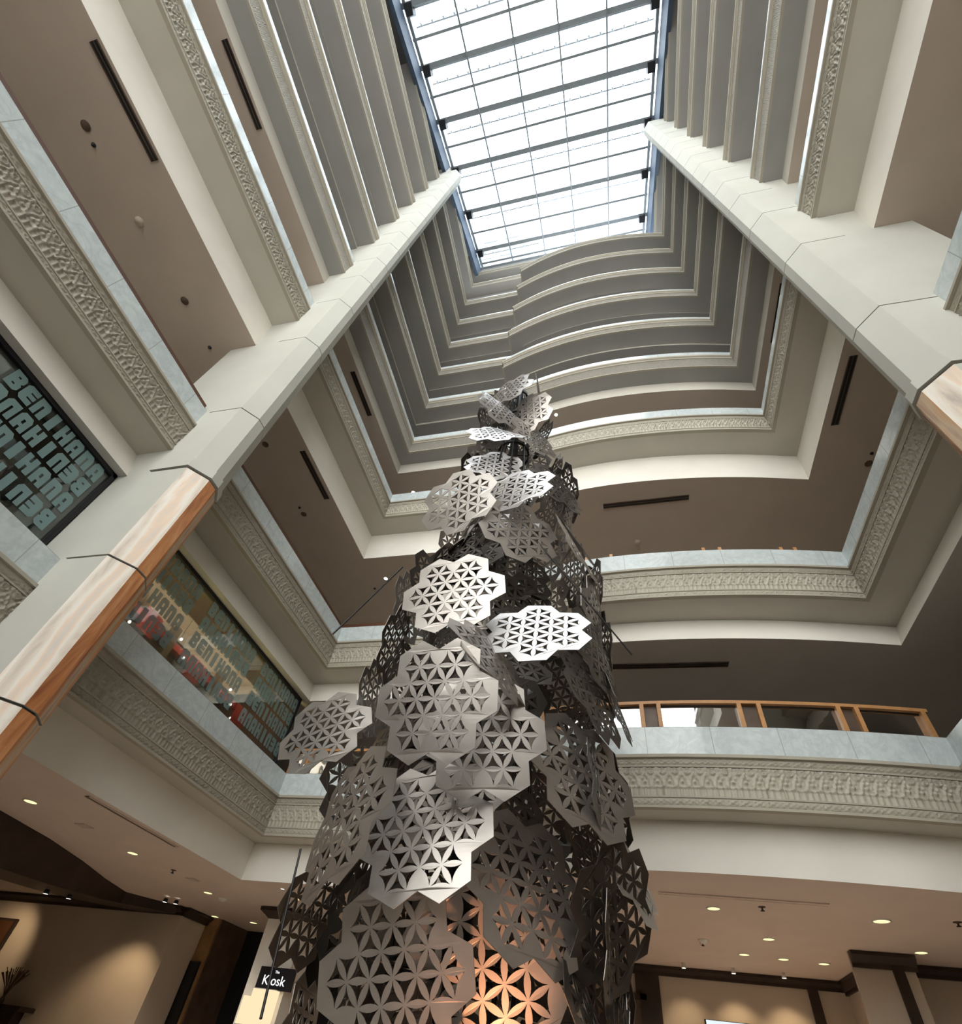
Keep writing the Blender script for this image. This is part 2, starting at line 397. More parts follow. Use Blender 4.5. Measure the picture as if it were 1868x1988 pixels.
for k, y in enumerate(TY):
    t = empty('roof_truss', (0, y, roofh(y)+EYE))
    tag(t, 'openwork steel roof truss, %s counted from the far end of the glass roof' % rank[k], 'truss', 'steel trusses over the glass roof')
    m = MB(); m.beam((XL, 0, 0), (XR, 0, 0), .20, .10); m.build('chord', M['steelgrey'], t)
    m = MB(); m.beam((-6.2, .10, .30), (4.1, .10, .30), .10, .06); m.build('flange', M['steelgrey'], t)
    m = MB(); m.beam((-6.2, .62, 1.5), (4.1, .62, 1.5), .06, .06); m.build('chord', M['steelgrey'], t)
    m = MB(); n = 20; dx = 10.3/n
    for i in range(n):
        x = -6.2 + i*dx
        for f in (-.3, -.12, .12, .3):
            m.tube([(x+dx/2, .62, 1.5), (x+dx/2+f*dx*1.6, .10, .30)], .012, 4, cap=False)
        m.add([(x+dx/2-.09,.62,1.46),(x+dx/2+.09,.62,1.46),(x+dx/2,.55,1.30),(x+dx/2-.09,.64,1.46),(x+dx/2+.09,.64,1.46),(x+dx/2,.57,1.30)],
              [(0,1,2),(5,4,3),(0,3,4,1),(1,4,5,2),(2,5,3,0)])
        m.tube([(x+.03,.0,.04),(x+dx*.25,.07,.2),(x+dx*.75,.07,.2),(x+dx-.03,.0,.04)], .02, 4, cap=False)
    m.build('lattice', M['steelgrey'], t)
    for x in (-6.05, 3.95):
        m = MB(); m.box(x-.16, x+.16, -.05, .35, -.2, .5); m.build('bracket', M['black'], t)
# sloping kerb bands below the glass
def kerb(x0, x1, name, D_):
    m = MB()
    def q(y, d): return roofh(y)+EYE+d
    for (xa, xb) in ((x0, x1),):
        v = [(xa,YG0,q(YG0,-D_)),(xb,YG0,q(YG0,-D_)),(xb,YG1,q(YG1,-D_)),(xa,YG1,q(YG1,-D_)),
             (xa,YG0,q(YG0,-.12)),(xb,YG0,q(YG0,-.12)),(xb,YG1,q(YG1,-.12)),(xa,YG1,q(YG1,-.12))]
        m.add(v, [(3,2,1,0),(4,5,6,7),(0,1,5,4),(1,2,6,5),(2,3,7,6),(3,0,4,7)])
    return tag(m.build(name, M['navy']), kind='structure')
kerb(XL-.02, XL+.16, 'trim_20', 1.7); kerb(XR-.16, XR+.02, 'trim_21', 2.1)
# walls above the balconies up to the roof, outside them the corridors
m = MB()
for x in (XL-.3-OUT, XR+.3+OUT):
    m.face([(x,YN,26),(x,YB+4,26),(x,YB+4,41),(x,YN,34)])
tag(m.build('wall_upper', M['plaster']), kind='structure')
m = MB()
for x0, x1 in ((XL-OUT-.3, XL-.1), (XR+.1, XR+OUT+.3)):
    m.face([(x0,YN,roofh(YN)+EYE),(x1,YN,roofh(YN)+EYE),(x1,YB+4,roofh(YB+4)+EYE),(x0,YB+4,roofh(YB+4)+EYE)])
m.face([(XL-.2,YG1,roofh(YG1)+EYE),(XR+.2,YG1,roofh(YG1)+EYE),(XR+.2,YB+4,roofh(YB+4)+EYE),(XL-.2,YB+4,roofh(YB+4)+EYE)])
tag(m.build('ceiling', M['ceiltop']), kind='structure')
# glazed front of the lobby behind the viewer
m = MB(); yb = YN-.05
m.face([(XL,yb,5.3),(XR,yb,5.3),(XR,yb,roofh(YN)+EYE),(XL,yb,roofh(YN)+EYE)])
tag(m.build('window_2', M['frontglass']), kind='structure')

# neighbouring tower seen through the far end of the roof
tw = empty('neighbouring_tower', (-12.5, 22, 30))
tag(tw, 'pale high-rise with blue windows seen through the far left end of the glass roof', 'building')
m = MB(); m.box(-5.0, 5.2, -4, 8, 0, 66); m.build('facade', M['tower'], tw)
for r in range(9):
    for c in range(3):
        m = MB(); m.box(-4.2+c*3.2, -2.2+c*3.2, -4.06, -4.0, 24+r*4.6, 27+r*4.6); m.build('window', M['towerglass'], tw)

# ------------------------------------------------------------------ columns
def column(name, label, poly, body, side):
    """poly: nose section; body: the pier behind it"""
    cx = sum(p[0] for p in poly)/len(poly); cy = sum(p[1] for p in poly)/len(poly)
    t = empty(name, (cx, cy, 0)); tag(t, label, 'column', 'tall atrium columns')
    L = [(x-cx, y-cy) for x, y in poly]
    def grow(pl, d):
        c = Vector((sum(p[0] for p in pl)/len(pl), sum(p[1] for p in pl)/len(pl)))
        return [tuple(c+(Vector(p)-c)*(1+d/(Vector(p)-c).length)) for p in pl]
    core = MB(); core.prism(grow(L, -.02), 0, 32.7+EYE); core.build('core', M['joint'], t)
    js = [6.04,7.62,10.7,13.1,15.0,16.7,18.35,19.85,21.4,22.95,24.5,26.05,27.6,29.15,30.7,32.2,32.85]
    for a, b in zip(js, js[1:]):
        m = MB(); m.prism(L, a+EYE+.012, b+EYE-.012); m.build('stone_block', M['stone'], t)
    m = MB(); m.prism(grow(L, .035), 5.86+EYE, 6.03+EYE); m.build('capital_band', M['stone'], t)
    js = [-1.6, .3, 2.12, 4.0, 5.85]
    for a, b in zip(js, js[1:]):
        m = MB(); m.prism(grow(L, .012), a+EYE, b+EYE-.03, ms=[0, 1, 2, 2, 0, 0] if side < 0 else [0, 1, 2, 2, 0, 0])
        m.build('onyx_cladding', [M['stone'], M['onyx_pale'], M['onyx_orange']], t)
    m = MB(); m.prism([(x-cx, y-cy) for x, y in body], 0, 40); m.build('pier', M['stone'], t)
    return t
PL = [(-6.33,3.11),(-5.70,3.12),(-5.50,3.37),(-5.50,3.53),(-5.67,3.75),(-6.33,3.84)]
PR = [(4.41,3.175),(3.74,3.17),(3.54,3.43),(3.54,3.59),(3.70,3.80),(4.41,3.86)]
column('column', 'chamfered pale stone column with orange onyx foot standing at the left balconies', PL,
       [(-8.5,3.80),(-7.6,3.14),(-6.30,3.14),(-6.30,3.82),(-8.5,3.88)], -1)
column('column', 'chamfered pale stone column with onyx foot standing at the right balconies', PR,
       [(6.3,3.80),(5.45,3.19),(4.38,3.19),(4.38,3.84),(6.3,3.88)], 1)

# ------------------------------------------------------------------ shopfront glass with frosted lettering
GX = -6.99
def glyph(ch):
    r = {'B': ([(0,0),(.8,0),(1,.14),(1,.42),(.88,.5),(1,.58),(1,.86),(.8,1),(0,1)], [[(.4,.24),(.6,.24),(.6,.33),(.4,.33)],[(.4,.67),(.6,.67),(.6,.76),(.4,.76)]]),
         'E': ([(.2,0),(1,0),(1,.3),(.5,.3),(.5,.38),(1,.38),(1,.62),(.5,.62),(.5,.7),(1,.7),(1,1),(.2,1),(0,.84),(0,.16)], []),
         'N': ([(0,0),(.4,0),(.4,.68),(.56,.68),(.56,0),(1,0),(1,.8),(.8,1),(0,1)], []),
         'I': ([(.2,0),(.75,0),(.75,1),(.2,1)], []),
         'H': ([(0,0),(.4,0),(.4,.38),(.58,.38),(.58,0),(1,0),(1,1),(.58,1),(.58,.62),(.4,.62),(.4,1),(0,1)], []),
         'A': ([(0,0),(.4,0),(.4,.24),(.58,.24),(.58,0),(1,0),(1,.8),(.82,1),(.18,1),(0,.8)], [[(.4,.44),(.58,.44),(.58,.68),(.4,.68)]])}[ch]
    return r
def word(name, parent, y0, z, mirror, x):
    mb = MB(); W_, H_, PT = .172, .285, .199
    for k, ch in enumerate('BENIHANA'):
        out, holes = glyph(ch)
        loops = [[Vector((p[0]*W_+k*PT, p[1]*H_, 0)) for p in out]] + [[Vector((p[0]*W_+k*PT, p[1]*H_, 0)) for p in h][::-1] for h in holes]
        flat = [p for lp in loops for p in lp]
        for tri in tessellate_polygon(loops):
            pts = [flat[i] for i in tri]
            if mirror: pts = [Vector((7*PT+W_-p.x, p.y, 0)) for p in pts]
            mb.face([(x, y0+p.x, z+p.y) for p in pts])
    return mb.build(name, M['frost'], parent)
ROWS = [(5.495, False), (5.155, True), (4.815, False), (4.445, True)]
def shopfront(nm, y0, y1, words):
    g = empty(nm, (0, 0, 0)); tag(g, kind='structure')
    m = MB(); m.box(GX-.012, GX, y0, y1, 3.3+EYE, 5.86+EYE); m.build('pane', M['shopglass'], g)
    m = MB()
    m.box(GX-.05, GX+.03, y0, y1, 5.80+EYE, 5.87+EYE); m.box(GX-.05, GX+.03, y0, y0+.06, 3.3+EYE, 5.87+EYE); m.box(GX-.05, GX+.03, y1-.06, y1, 3.3+EYE, 5.87+EYE)
    m.build('window_frame', M['black'], g)
    for (z, mir) in ROWS:
        for w in words: word('lettering', g, w, z+EYE, mir, GX+.004)
shopfront('window_3', YN+2, 3.12, [1.41, -.49, -2.39])
shopfront('window_4', 3.90, 9.35, [3.93+.02, 5.84, 7.74])
# rooms behind the glass
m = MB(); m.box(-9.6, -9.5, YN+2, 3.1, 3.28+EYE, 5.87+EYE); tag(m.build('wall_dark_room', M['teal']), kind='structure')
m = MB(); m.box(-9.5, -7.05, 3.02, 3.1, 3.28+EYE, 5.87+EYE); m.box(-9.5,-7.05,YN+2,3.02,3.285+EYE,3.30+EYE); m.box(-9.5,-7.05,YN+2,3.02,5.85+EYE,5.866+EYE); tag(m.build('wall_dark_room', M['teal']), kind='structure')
m = MB(); m.box(-9.3, -9.2, 3.9, 10.6, 3.28+EYE, 5.87+EYE); m.box(-9.2,-7.1,9.4,9.5,3.28+EYE,5.87+EYE); tag(m.build('wall_restaurant', simple('umber_wall', (.14, .07, .05), .6, var=.4)), kind='structure')
m = MB(); m.box(-9.2, -7.12, 3.92, 9.4, 5.84+EYE, 5.865+EYE); tag(m.build('ceiling', M['brown']), kind='structure')
def rest(name, label, cat, bx, mat, group=None):
    m = MB(); m.box(*bx); o = m.build(name, mat); tag(o, label, cat, group); return o
rest('lacquered_beam', 'red lacquered beam running the length of the restaurant behind the lettered glass', 'beam', (-8.6,-8.45,3.95,9.38,5.52+EYE,5.66+EYE), M['red'])
rest('counter_screen', 'dark brown timber screen standing inside the restaurant behind the lettered glass', 'screen', (-8.95,-8.85,4.1,9.2,3.28+EYE,4.9+EYE), M['brown'])
for k, y in enumerate((4.9, 6.5, 8.1)):
    rest('timber_post', 'dark brown timber post inside the restaurant, %s of three from the stone column' % ('first','second','third')[k], 'post', (-8.4,-8.25,y,y+.15,3.28+EYE,5.87+EYE), M['brown'], 'restaurant posts')
for k, (y, z) in enumerate(((5.5,5.35),(6.9,5.3),(8.6,5.25))):
    rest('red_banner', 'red hanging cloth banner inside the restaurant, %s of three from the stone column' % ('first','second','third')[k], 'banner', (-7.95,-7.93,y,y+.42,z+EYE-.35,z+EYE+.1), M['red'], 'red restaurant banners')
for k in range(9):
    y = 4.5+k*.56
    o = empty('pendant_lamp', (-7.6-.35*(k%3), y, 5.2+EYE)); tag(o, 'tiny bright pendant lamp in the restaurant, number %s from the stone column' % ('one','two','three','four','five','six','seven','eight','nine')[k], 'lamp', 'restaurant pendant lamps')
    m = MB(); m.tube([(0,0,.03),(0,0,.655)], .004, 5); m.build('cord', M['black'], o)
    m = MB(); m.lathe((0,0,0), [(.001,.03),(.02,.02),(.026,0),(.02,-.02),(.001,-.03)], 10); m.build('bulb', M['lensw'], o)

# ------------------------------------------------------------------ ceiling fittings
def vent(label, c, ang, L, h):
    o = empty('linear_air_vent', (c[0], c[1], h+EYE), ang); tag(o, label, 'air vent', 'slot vents in the balcony soffits')
    m = MB(); m.box(-L/2, L/2, -.07, .07, -.012, 0); m.build('vent_recess', M['black'], o)
    m = MB()
    for y in (-.075, -.008, .059): m.box(-L/2, L/2, y, y+.016, -.022, -.004)
    m.build('vent_blades', M['brown'], o); return o
H3, H4, H2 = 10.85, 15.12, 5.87
vent('black slot vent in the large taupe soffit at upper left, nearest the viewer', (-7.1,-.9), PI/2, 1.52, H3)
vent('black slot vent in the soffit just beyond the left column', (-7.15,6.55), PI/2, 1.52, H3)
vent('black slot vent in the soffit beside the right column', (5.12,6.17), PI/2, 1.52, H3)
vent('black slot vent in the taupe soffit of the curved far balcony', (1.2,8.5), -.01, 2.08, H3)
vent('narrow black slot vent one floor higher at upper left', (-6.97,-.95), PI/2, 1.5, H4)
vent('narrow black slot vent one floor higher beyond the left column', (-7.03,6.4), PI/2, 1.5, H4)
vent('narrow black slot vent high up beside the right column', (5.02,6.06), PI/2, 1.5, H4)
vent('long thin black slot vent in the grey soffit above the wooden railing', (.95,8.46), .02, 2.3, H2)
def slotpale(label, c, ang, L, mat):
    o = empty('linear_air_vent', (c[0], c[1], 2.19+EYE), ang); tag(o, label, 'air vent', 'slot vents in the lobby ceiling')
    m = MB(); m.box(-L/2, L/2, -.03, .03, -.01, 0); m.build('vent_recess', mat, o)
    m = MB(); m.box(-L/2, L/2, -.05, -.03, -.015, 0); m.box(-L/2, L/2, .03, .05, -.015, 0); m.build('vent_frame', M['lobbyceil'], o)
slotpale('long pale slot vent in the lobby ceiling right of the sculpture', (1.5,8.67), .045, 2.15, M['lobbyceil'])
slotpale('long dark slot vent in the lobby ceiling at lower left', (-6.92,6.7), PI/2, 1.95, M['brown'])
def disc(name, label, cat, x, y, h, r, mat, group, drop=.03, parts='housing'):
    o = empty(name, (x, y, h+EYE)); tag(o, label, cat, group)
    m = MB(); m.lathe((0,0,0), [(r*1.1,0),(r*1.1,-.008),(r,-.012),(r*.8,-drop*.6),(r*.5,-drop),(.001,-drop)], 20); m.build(parts, mat, o); return o
def downlight(label, x, y, h, r=.085, mat=None, group='lobby downlights'):
    o = empty('downlight', (x, y, h+EYE)); tag(o, label, 'downlight', group)
    m = MB(); m.lathe((0,0,0), [(r*1.22,0),(r*1.22,-.008),(r,-.010),(r,-.002)], 24); m.build('trim_ring', M['whitemetal'], o)
    m = MB(); m.lathe((0,0,0), [(r,-.006),(.001,-.006)], 24, smooth=False); m.build('lens', mat or M['lens'], o); return o
HL = 2.19
DL = [('lit round downlight, leftmost in the lobby ceiling at lower left', -8.15, 5.98), ('lit round downlight beside the long dark slot vent in the lobby', -8.14, 8.15),
      ('lit round downlight before the smoke detector near the lobby wall corner', -8.21, 10.52), ('lit round downlight just below the dark cornice corner of the lobby', -9.5, 12.75),
      ('lit round downlight in front of the dark doorway', -8.66, 13.09), ('lit round downlight against the left flank of the sculpture above the dark pier head', -6.14, 10.49),
      ('whitish round downlight nearest the sculpture on the right', 1.20, 9.26), ('yellow round downlight, middle one behind the sprinkler on the right', 2.17, 10.88),
      ('small round downlight, leftmost of the row of three near the cornice', 1.96, 12.18), ('small round downlight, middle of the row of three near the cornice', 2.62, 12.30),
      ('small round downlight, rightmost of the row of three near the cornice', 3.29, 12.41), ('largest yellow round downlight in the right lobby ceiling', 3.36, 9.36),
      ('round downlight above the dark boxed pier at lower right', 4.34, 11.01)]
for lb, x, y in DL: downlight(lb, x, y, HL, .10 if x > 3.3 and y < 10 else .085)
downlight('pale unlit-looking downlight tucked behind the dark pier head at lower right', 4.5, 11.9, HL, .08, M['whitemetal'])
downlight('small bright spot under the white cove left of the sculpture', -6.14, 9.81, HL, .035, M['lensw'])
downlight('bright spot lamp in the taupe soffit left of the sculpture', -6.58, 10.50, H3, .06, M['lensw'], 'soffit spot lamps')
downlight('bright spot lamp one floor higher, left of the sculpture top', -6.53, 10.35, H4, .07, M['lensw'], 'soffit spot lamps')
downlight('tiny spot lamp in the curved soffit right of the sculpture top', -1.03, 8.05, H4, .05, M['lensw'], 'soffit spot lamps')
for lb, x, y in [('dark round ceiling speaker left of the near slot vent', -8.02, -.81), ('dark round fitting in the soffit beside the right column, lower of a pair', 6.06, 8.05),
                 ('dark round fitting in the soffit beyond the left column, lower of a pair', -8.07, 7.73), ('dark round fitting at the far end of the large upper left soffit', -8.02, 2.03),
                 ('dark round fitting right behind the left column', -8.04, 5.47), ('dark round fitting at the right edge of the picture beside the right column', 6.12, 3.57+1.0)]:
    disc('ceiling_speaker', lb, 'speaker', x, y, H3, .075, M['brown'], 'dark round soffit fittings')
for lb, x, y in [('tiny dark sprinkler beside the near ceiling speaker', -8.07, -.56), ('tiny dark sprinkler close to the left column', -8.05, 3.0), ('tiny dark sprinkler above the paired fitting beside the right column', 6.05, 7.78),
                 ('tiny dark sprinkler above the paired fitting beyond the left column', -8.08, 7.49), ('tiny dark sprinkler in the soffit corner left of the sculpture', -7.1, 10.9)]:
    disc('sprinkler', lb, 'sprinkler', x, y, H3, .035, M['black'], 'soffit sprinklers', .05, 'sprinkler_head')
for lb, x, y in [('pale round smoke detector in the middle of the large upper left soffit', -8.03, .60), ('pale round smoke detector beside the right column', 6.05, 6.77), ('pale round smoke detector on the soffit above the curved marble parapet', 1.0, 9.85)]:
    disc('smoke_detector', lb, 'smoke detector', x, y, H3, .075, M['ceilpaint'], 'soffit smoke detectors', .05)
for lb, x, y in [('dark sprinkler in the lobby ceiling between slot vent and doorway', -7.96, 9.04), ('dark sprinkler right of the whitish downlight', 1.81, 9.03), ('dark sprinkler hanging before the small row of downlights', 1.21, 11.49), ('dark sprinkler at the right edge of the picture', 4.18, 9.17)]:
    o = empty('sprinkler', (x, y, HL+EYE+.004)); tag(o, lb, 'sprinkler', 'lobby sprinklers')
    m = MB(); m.lathe((0,0,0), [(.05,0),(.05,-.01),(.012,-.014),(.012,-.045),(.001,-.045)], 14); m.build('sprinkler_body', M['brown'], o)
    m = MB(); m.lathe((0,0,0), [(.008,-.040),(.03,-.052),(.03,-.056),(.001,-.056)], 12); m.build('deflector', M['black'], o)
for lb, x, y in [('white smoke detector in the lobby ceiling before the dark doorway', -8.12, 10.93), ('white smoke detector above the sprinkler right of the sculpture', 1.21, 11.30)]:
    disc('smoke_detector', lb, 'smoke detector', x, y, HL, .085, M['whitemetal'], 'lobby smoke detectors', .05)
for lb, x, y in [('pale oblong ceiling grille between the two left downlights', -8.03, 6.89), ('pale oblong ceiling grille close to the white cove', -7.94, 9.59)]:
    o = empty('ceiling_grille', (x, y, HL+EYE)); tag(o, lb, 'air grille', 'lobby ceiling grilles')
    m = MB(); m.box(-.1,.1,-.1,.1,-.008,0); m.build('grille_frame', M['ceilpaint'], o)
    m = MB(); [m.box(-.085,.085,-.085+j*.034,-.065+j*.034,-.013,-.006) for j in range(6)]; m.build('grille_slats', M['lobbyceil'], o)

# ------------------------------------------------------------------ curved wooden railing over the lobby
rl = empty('balcony_railing', (0, arcY(0), LV[0][1]+EYE))
tag(rl, 'honey wood railing with dark mirror glass panels on the lowest curved balcony', 'railing')
def RP(x, s, h):   # point on the arc set back s
    return (x, arcY(x)+s-arcY(0), h-LV[0][1])
RT = 4.47
def strip(name, xa, xb, s0, s1, h0, h1, mat, par, n=10):
    m = MB(); pts = [xa+(xb-xa)*i/n for i in range(n+1)]
    for a, b in zip(pts, pts[1:]):
        A = [RP(a,s0,h0),RP(a,s1,h0),RP(a,s1,h1),RP(a,s0,h1)]; B = [RP(b,s0,h0),RP(b,s1,h0),RP(b,s1,h1),RP(b,s0,h1)]
        for i in range(4): m.face([A[i],B[i],B[(i+1)%4],A[(i+1)%4]])
        if a == pts[0]: m.face(A)
        if b == pts[-1]: m.face(B[::-1])
    return m.build(name, mat, par)
strip('handrail', XS+.05, 4.35, .02, .16, RT-.05, RT, M['wood'], rl, 40)
posts = [(-2.6,-2.3),(-1.1,-.84),(.43,.68),(1.82,2.09),(3.16,3.40)]
last = XS+.1
for a, b in posts + [(4.28, None)]:
    strip('glass_panel', last+.03, a-.03, .09, .10, 4.05, RT-.07, M['railglass'], rl)
    strip('panel_frame', last+.03, a-.03, .085, .105, RT-.075, RT-.05, M['black'], rl)
    for x in ((a, b) if b else (a,)): strip('post', x-.03, x+.03, .01, .17, 4.03, RT-.05, M['wood'], rl, 1)
    if b: strip('infill_panel', a+.03, b-.03, .09, .11, 4.05, RT-.05, M['brown'], rl, 2); last = b
r2 = empty('balcony_railing', (0, arcY(0), LV[0][1]+EYE))
tag(r2, 'low wooden rail with small triangular brackets peeking over the second curved parapet', 'railing')
o_h = LV[0][1]
strip('handrail', XS+.05, 4.35, .10, .2, 7.80, 7.84, M['wood'], r2, 30)
for x in (-.3, .2, 1.95, 2.25, 3.35, 3.6):
    strip('post', x-.03, x+.03, .03, .1, 7.765, 7.86, M['wood'], r2, 1)
for nm, lb, x0, hh in [('wall_rail', 'thin wooden rail along the second left parapet', XL, 7.77)]:
    m = MB(); m.box(XL-.17, XL-.06, YN, 3.1, 7.79+EYE, 7.90+EYE); m.box(XL-.17, XL-.06, 3.9, YB, 7.79+EYE, 7.90+EYE); tag(m.build(nm, M['dark_red_wood']), lb, 'railing')
m = MB(); m.box(XL-.17, XS, YB+.06, YB+.17, 7.79+EYE, 7.90+EYE); tag(m.build('wall_rail', M['dark_red_wood']), 'short wooden rail on the second parapet left of the sculpture', 'railing')
# end posts of the lowest railing at far left
r3 = empty('balcony_railing', (XL, YB, LV[0][1]+EYE)); tag(r3, 'short wooden railing end at the corner of the lowest left parapet', 'railing')
for x in (-.02, .32):
    m = MB(); m.box(x-.0, x+.06, .02, .30, .02, .55); m.build('post', M['wood'], r3)
m = MB(); m.box(.06, 2.9, .12, .15, .02, .5); m.build('glass_panel', M['railglass'], r3)
m = MB(); m.box(0, 3.4, .05, .22, .5, .55); m.build('handrail', M['wood'], r3)

# ------------------------------------------------------------------ lobby walls under the lowest balcony
def wall(name, x0, x1, y0, y1, z0, z1, mat): m = MB(); m.box(x0, x1, y0, y1, z0+EYE, z1+EYE); return tag(m.build(name, mat), kind='structure')
wall('wall_back', -6.4, 4.0, 14.0, 14.15, -1.6, 2.19, M['lobbywall'])
wall('wall_right', 3.98, 4.05, 11.35, 14.0, -1.6, 2.19, M['lobbywall'])
wall('wall_pier_front', 3.40, 4.27, 11.30, 11.36, -1.6, 2.19, M['lobbywall'])
wall('wall_right_return', 4.25, 12, 12.0, 12.1, -1.6, 2.19, M['lobbywall'])
wall('wall_left_lobby', -15.3, -9.87, 12.0, 12.12, -1.6, 2.19, M['lobbywall'])
wall('wall_left_return', -9.87, -9.80, 12.0, 12.9, -1.6, 2.19, M['lobbywall'])
wall('wall_door_recess', -9.9, -6.4, 14.2, 14.3, -1.6, 2.19, M['black'])
wall('wall_door_jamb', -9.84, -9.50, 13.0, 13.1, -1.6, 2.19, M['gold'])
wall('wall_front', -15.4, 12.1, YN-3.2, YN-3.1, -1.6, 3.7, M['lobbywall'])
wall('wall_back_outer', -15.4, 12.1, 15.2, 15.3, -1.6, 2.19, M['black'])
wall('wall_recess_side', -9.92, -9.84, 12.9, 14.3, -1.6, 2.19, M['lobbywall'])
wall('wall_recess_return', -9.56, -9.46, 13.05, 14.3, -1.6, 2.19, M['brown'])
wall('wall_far_left', -15.4, -15.3, YN-3.2, 15.2, -1.6, 2.19, M['lobbywall'])
wall('wall_far_right', 12, 12.1, YN-3.2, 15.2, -1.6, 2.19, M['lobbywall'])
wall('wall_front_left', -15.3, XL, YN-.1, YN, 2.2, 34, M['plaster'])
wall('wall_front_right', XR, 12, YN-.1, YN, 2.2, 34, M['plaster'])
def cornice(name, pts, hb, ht, out_=.14):
    m = MB()
    for a, b in zip(pts, pts[1:]):
        d = (Vector(b)-Vector(a)).normalized(); n = Vector((d.y, -d.x))
        pr = [(0,ht),(out_,ht),(out_,ht-.05),(out_*.55,hb+.07),(out_*.35,hb+.05),(out_*.35,hb),(0,hb)]
        for (s0,h0),(s1,h1) in zip(pr, pr[1:]):
            A = Vector(a); B = Vector(b)
            m.face([(*(A+n*s0),h0+EYE),(*(B+n*s0),h0+EYE),(*(B+n*s1),h1+EYE),(*(A+n*s1),h1+EYE)])
        for q in (a, b):
            m.face([(*(Vector(q)+n*s),h+EYE) for s, h in pr])
    return tag(m.build(name, M['darkwood']), kind='structure')
cornice('trim_30', [(-6.4,14.0),(3.98,14.0)], 2.03, 2.185)
cornice('trim_31', [(3.98,14.0),(3.98,11.3)], 1.98, 2.185)
cornice('trim_32', [(3.40,11.3),(4.30,11.3)], 1.98, 2.185)
cornice('trim_33', [(4.27,12.0),(12,12.0)], 2.03, 2.185)
cornice('trim_34', [(-15.3,12.0),(-9.80,12.0)], 2.02, 2.185)
cornice('trim_35', [(-9.80,12.0),(-9.80,12.95)], 2.02, 2.185)
for k, (x0, x1, y) in enumerate(((.02,.50,13.93),(3.27,3.45,13.93),(3.95,4.10,11.24),)):
    wall('trim_%d' % (40+k), x0, x1, y, y+.05, -1.6, 2.03, M['darkwood'])
d = empty('door_1', (-.4, 13.9, 0)); tag(d, kind='structure')
m = MB(); m.box(-.5, .5, .0, .06, 0, 3.2); m.build('door_leaf', M['brown'], d)
m = MB(); m.box(-.62, -.5, -.03, .06, 0, 3.3); m.box(.5,.62,-.03,.06,0,3.3); m.box(-.62,.62,-.03,.06,3.2,3.3); m.build('door_frame', M['darkwood'], d)
# curved dark timber fascia under the lobby ceiling at left
FP = [(-9.0,3.5),(-9.05,5.0),(-9.15,6.4),(-9.4,7.6),(-9.8,8.8),(-10.3,10.0),(-10.62,11.0),(-10.2,11.6),(-9.9,11.9)]
FB = [1.45,1.5,1.55,1.62,1.72,1.86,1.98,2.02,2.03]
m = MB()
for i in range(len(FP)-1):
    a, b = FP[i], FP[i+1]
    m.face([(*a,HL+EYE),(*b,HL+EYE),(*b,FB[i+1]+EYE),(*a,FB[i]+EYE)])
    m.face([(*a,FB[i]+EYE),(*b,FB[i+1]+EYE),(b[0]-.9,b[1]+.2,FB[i+1]+EYE),(a[0]-.9,a[1]+.2,FB[i]+EYE)])
    m.face([(a[0]-.9,a[1]+.2,FB[i]+EYE),(b[0]-.9,b[1]+.2,FB[i+1]+EYE),(b[0]-.9,b[1]+.2,HL+EYE),(a[0]-.9,a[1]+.2,HL+EYE)])
o = m.build('timber_soffit_beam', M['darkwood']); tag(o, 'wide dark timber beam curving under the lobby ceiling at lower left', 'beam')
for k, (x, y) in enumerate(((-9.75,7.4),(-10.3,8.9),(-10.5,9.6),(-9.62,11.1),(-9.42,11.2))):
    h = (1.6,1.72,1.80,2.15,2.15)[k]
    lb = ['bright spot lamp, first along the dark timber beam', 'brightest spot lamp under the middle of the dark timber beam', 'small spot lamp, last along the dark timber beam',
          'left of two tiny track lamps above the lobby cornice', 'right of two tiny track lamps above the lobby cornice'][k]
    o = empty('spot_lamp', (x, y, h+EYE)); tag(o, lb, 'spot lamp', 'lobby spot lamps at left')
    m = MB(); m.lathe((0,0,0), [(.04,0),(.05,-.06),(.045,-.07)], 14); m.build('lamp_body', M['black'], o)
    m = MB(); m.lathe((0,0,0), [(.045,-.066),(.001,-.066)], 14, smooth=False); m.build('lens', M['lensw'], o)
for k, (x, y) in enumerate(((.98,13.4),(1.91,13.5),(2.81,13.5))):
    o = empty('spot_lamp', (x, y, 2.16+EYE)); tag(o, 'small bright wall spot over the tan wall, %s of three from the sculpture' % ('first','second','third')[k], 'spot lamp', 'wall washing spots at right')
    m = MB(); m.lathe((0,0,0), [(.03,.03),(.03,0),(.045,-.05),(.04,-.06)], 14); m.build('lamp_body', M['whitemetal'], o)
    m = MB(); m.lathe((0,0,0), [(.04,-.055),(.001,-.055)], 14, smooth=False); m.build('lens', M['lensw'], o)
# lobby pier with sign and lantern
pr = empty('lobby_pier', (-6.9, 11.6, 0)); tag(pr, 'square white pier with dark moulded head, left of the sculpture foot', 'pier')
m = MB(); m.box(-.33, .50, -.2, .4, 0, 2.02+EYE); m.build('shaft', M['white'], pr)
m = MB(); m.add([(-.33,-.2,2.0+EYE),(.5,-.2,2.0+EYE),(.5,.4,2.0+EYE),(-.33,.4,2.0+EYE),(-.5,-.34,2.12+EYE),(.66,-.34,2.12+EYE),(.66,.5,2.12+EYE),(-.5,.5,2.12+EYE),(-.5,-.34,2.18+EYE),(.66,-.34,2.18+EYE),(.66,.5,2.18+EYE),(-.5,.5,2.18+EYE)],
    [(0,1,5,4),(1,2,6,5),(2,3,7,6),(3,0,4,7),(4,5,9,8),(5,6,10,9),(6,7,11,10),(7,4,8,11),(3,2,1,0)]); m.build('capital', M['darkwood'], pr)
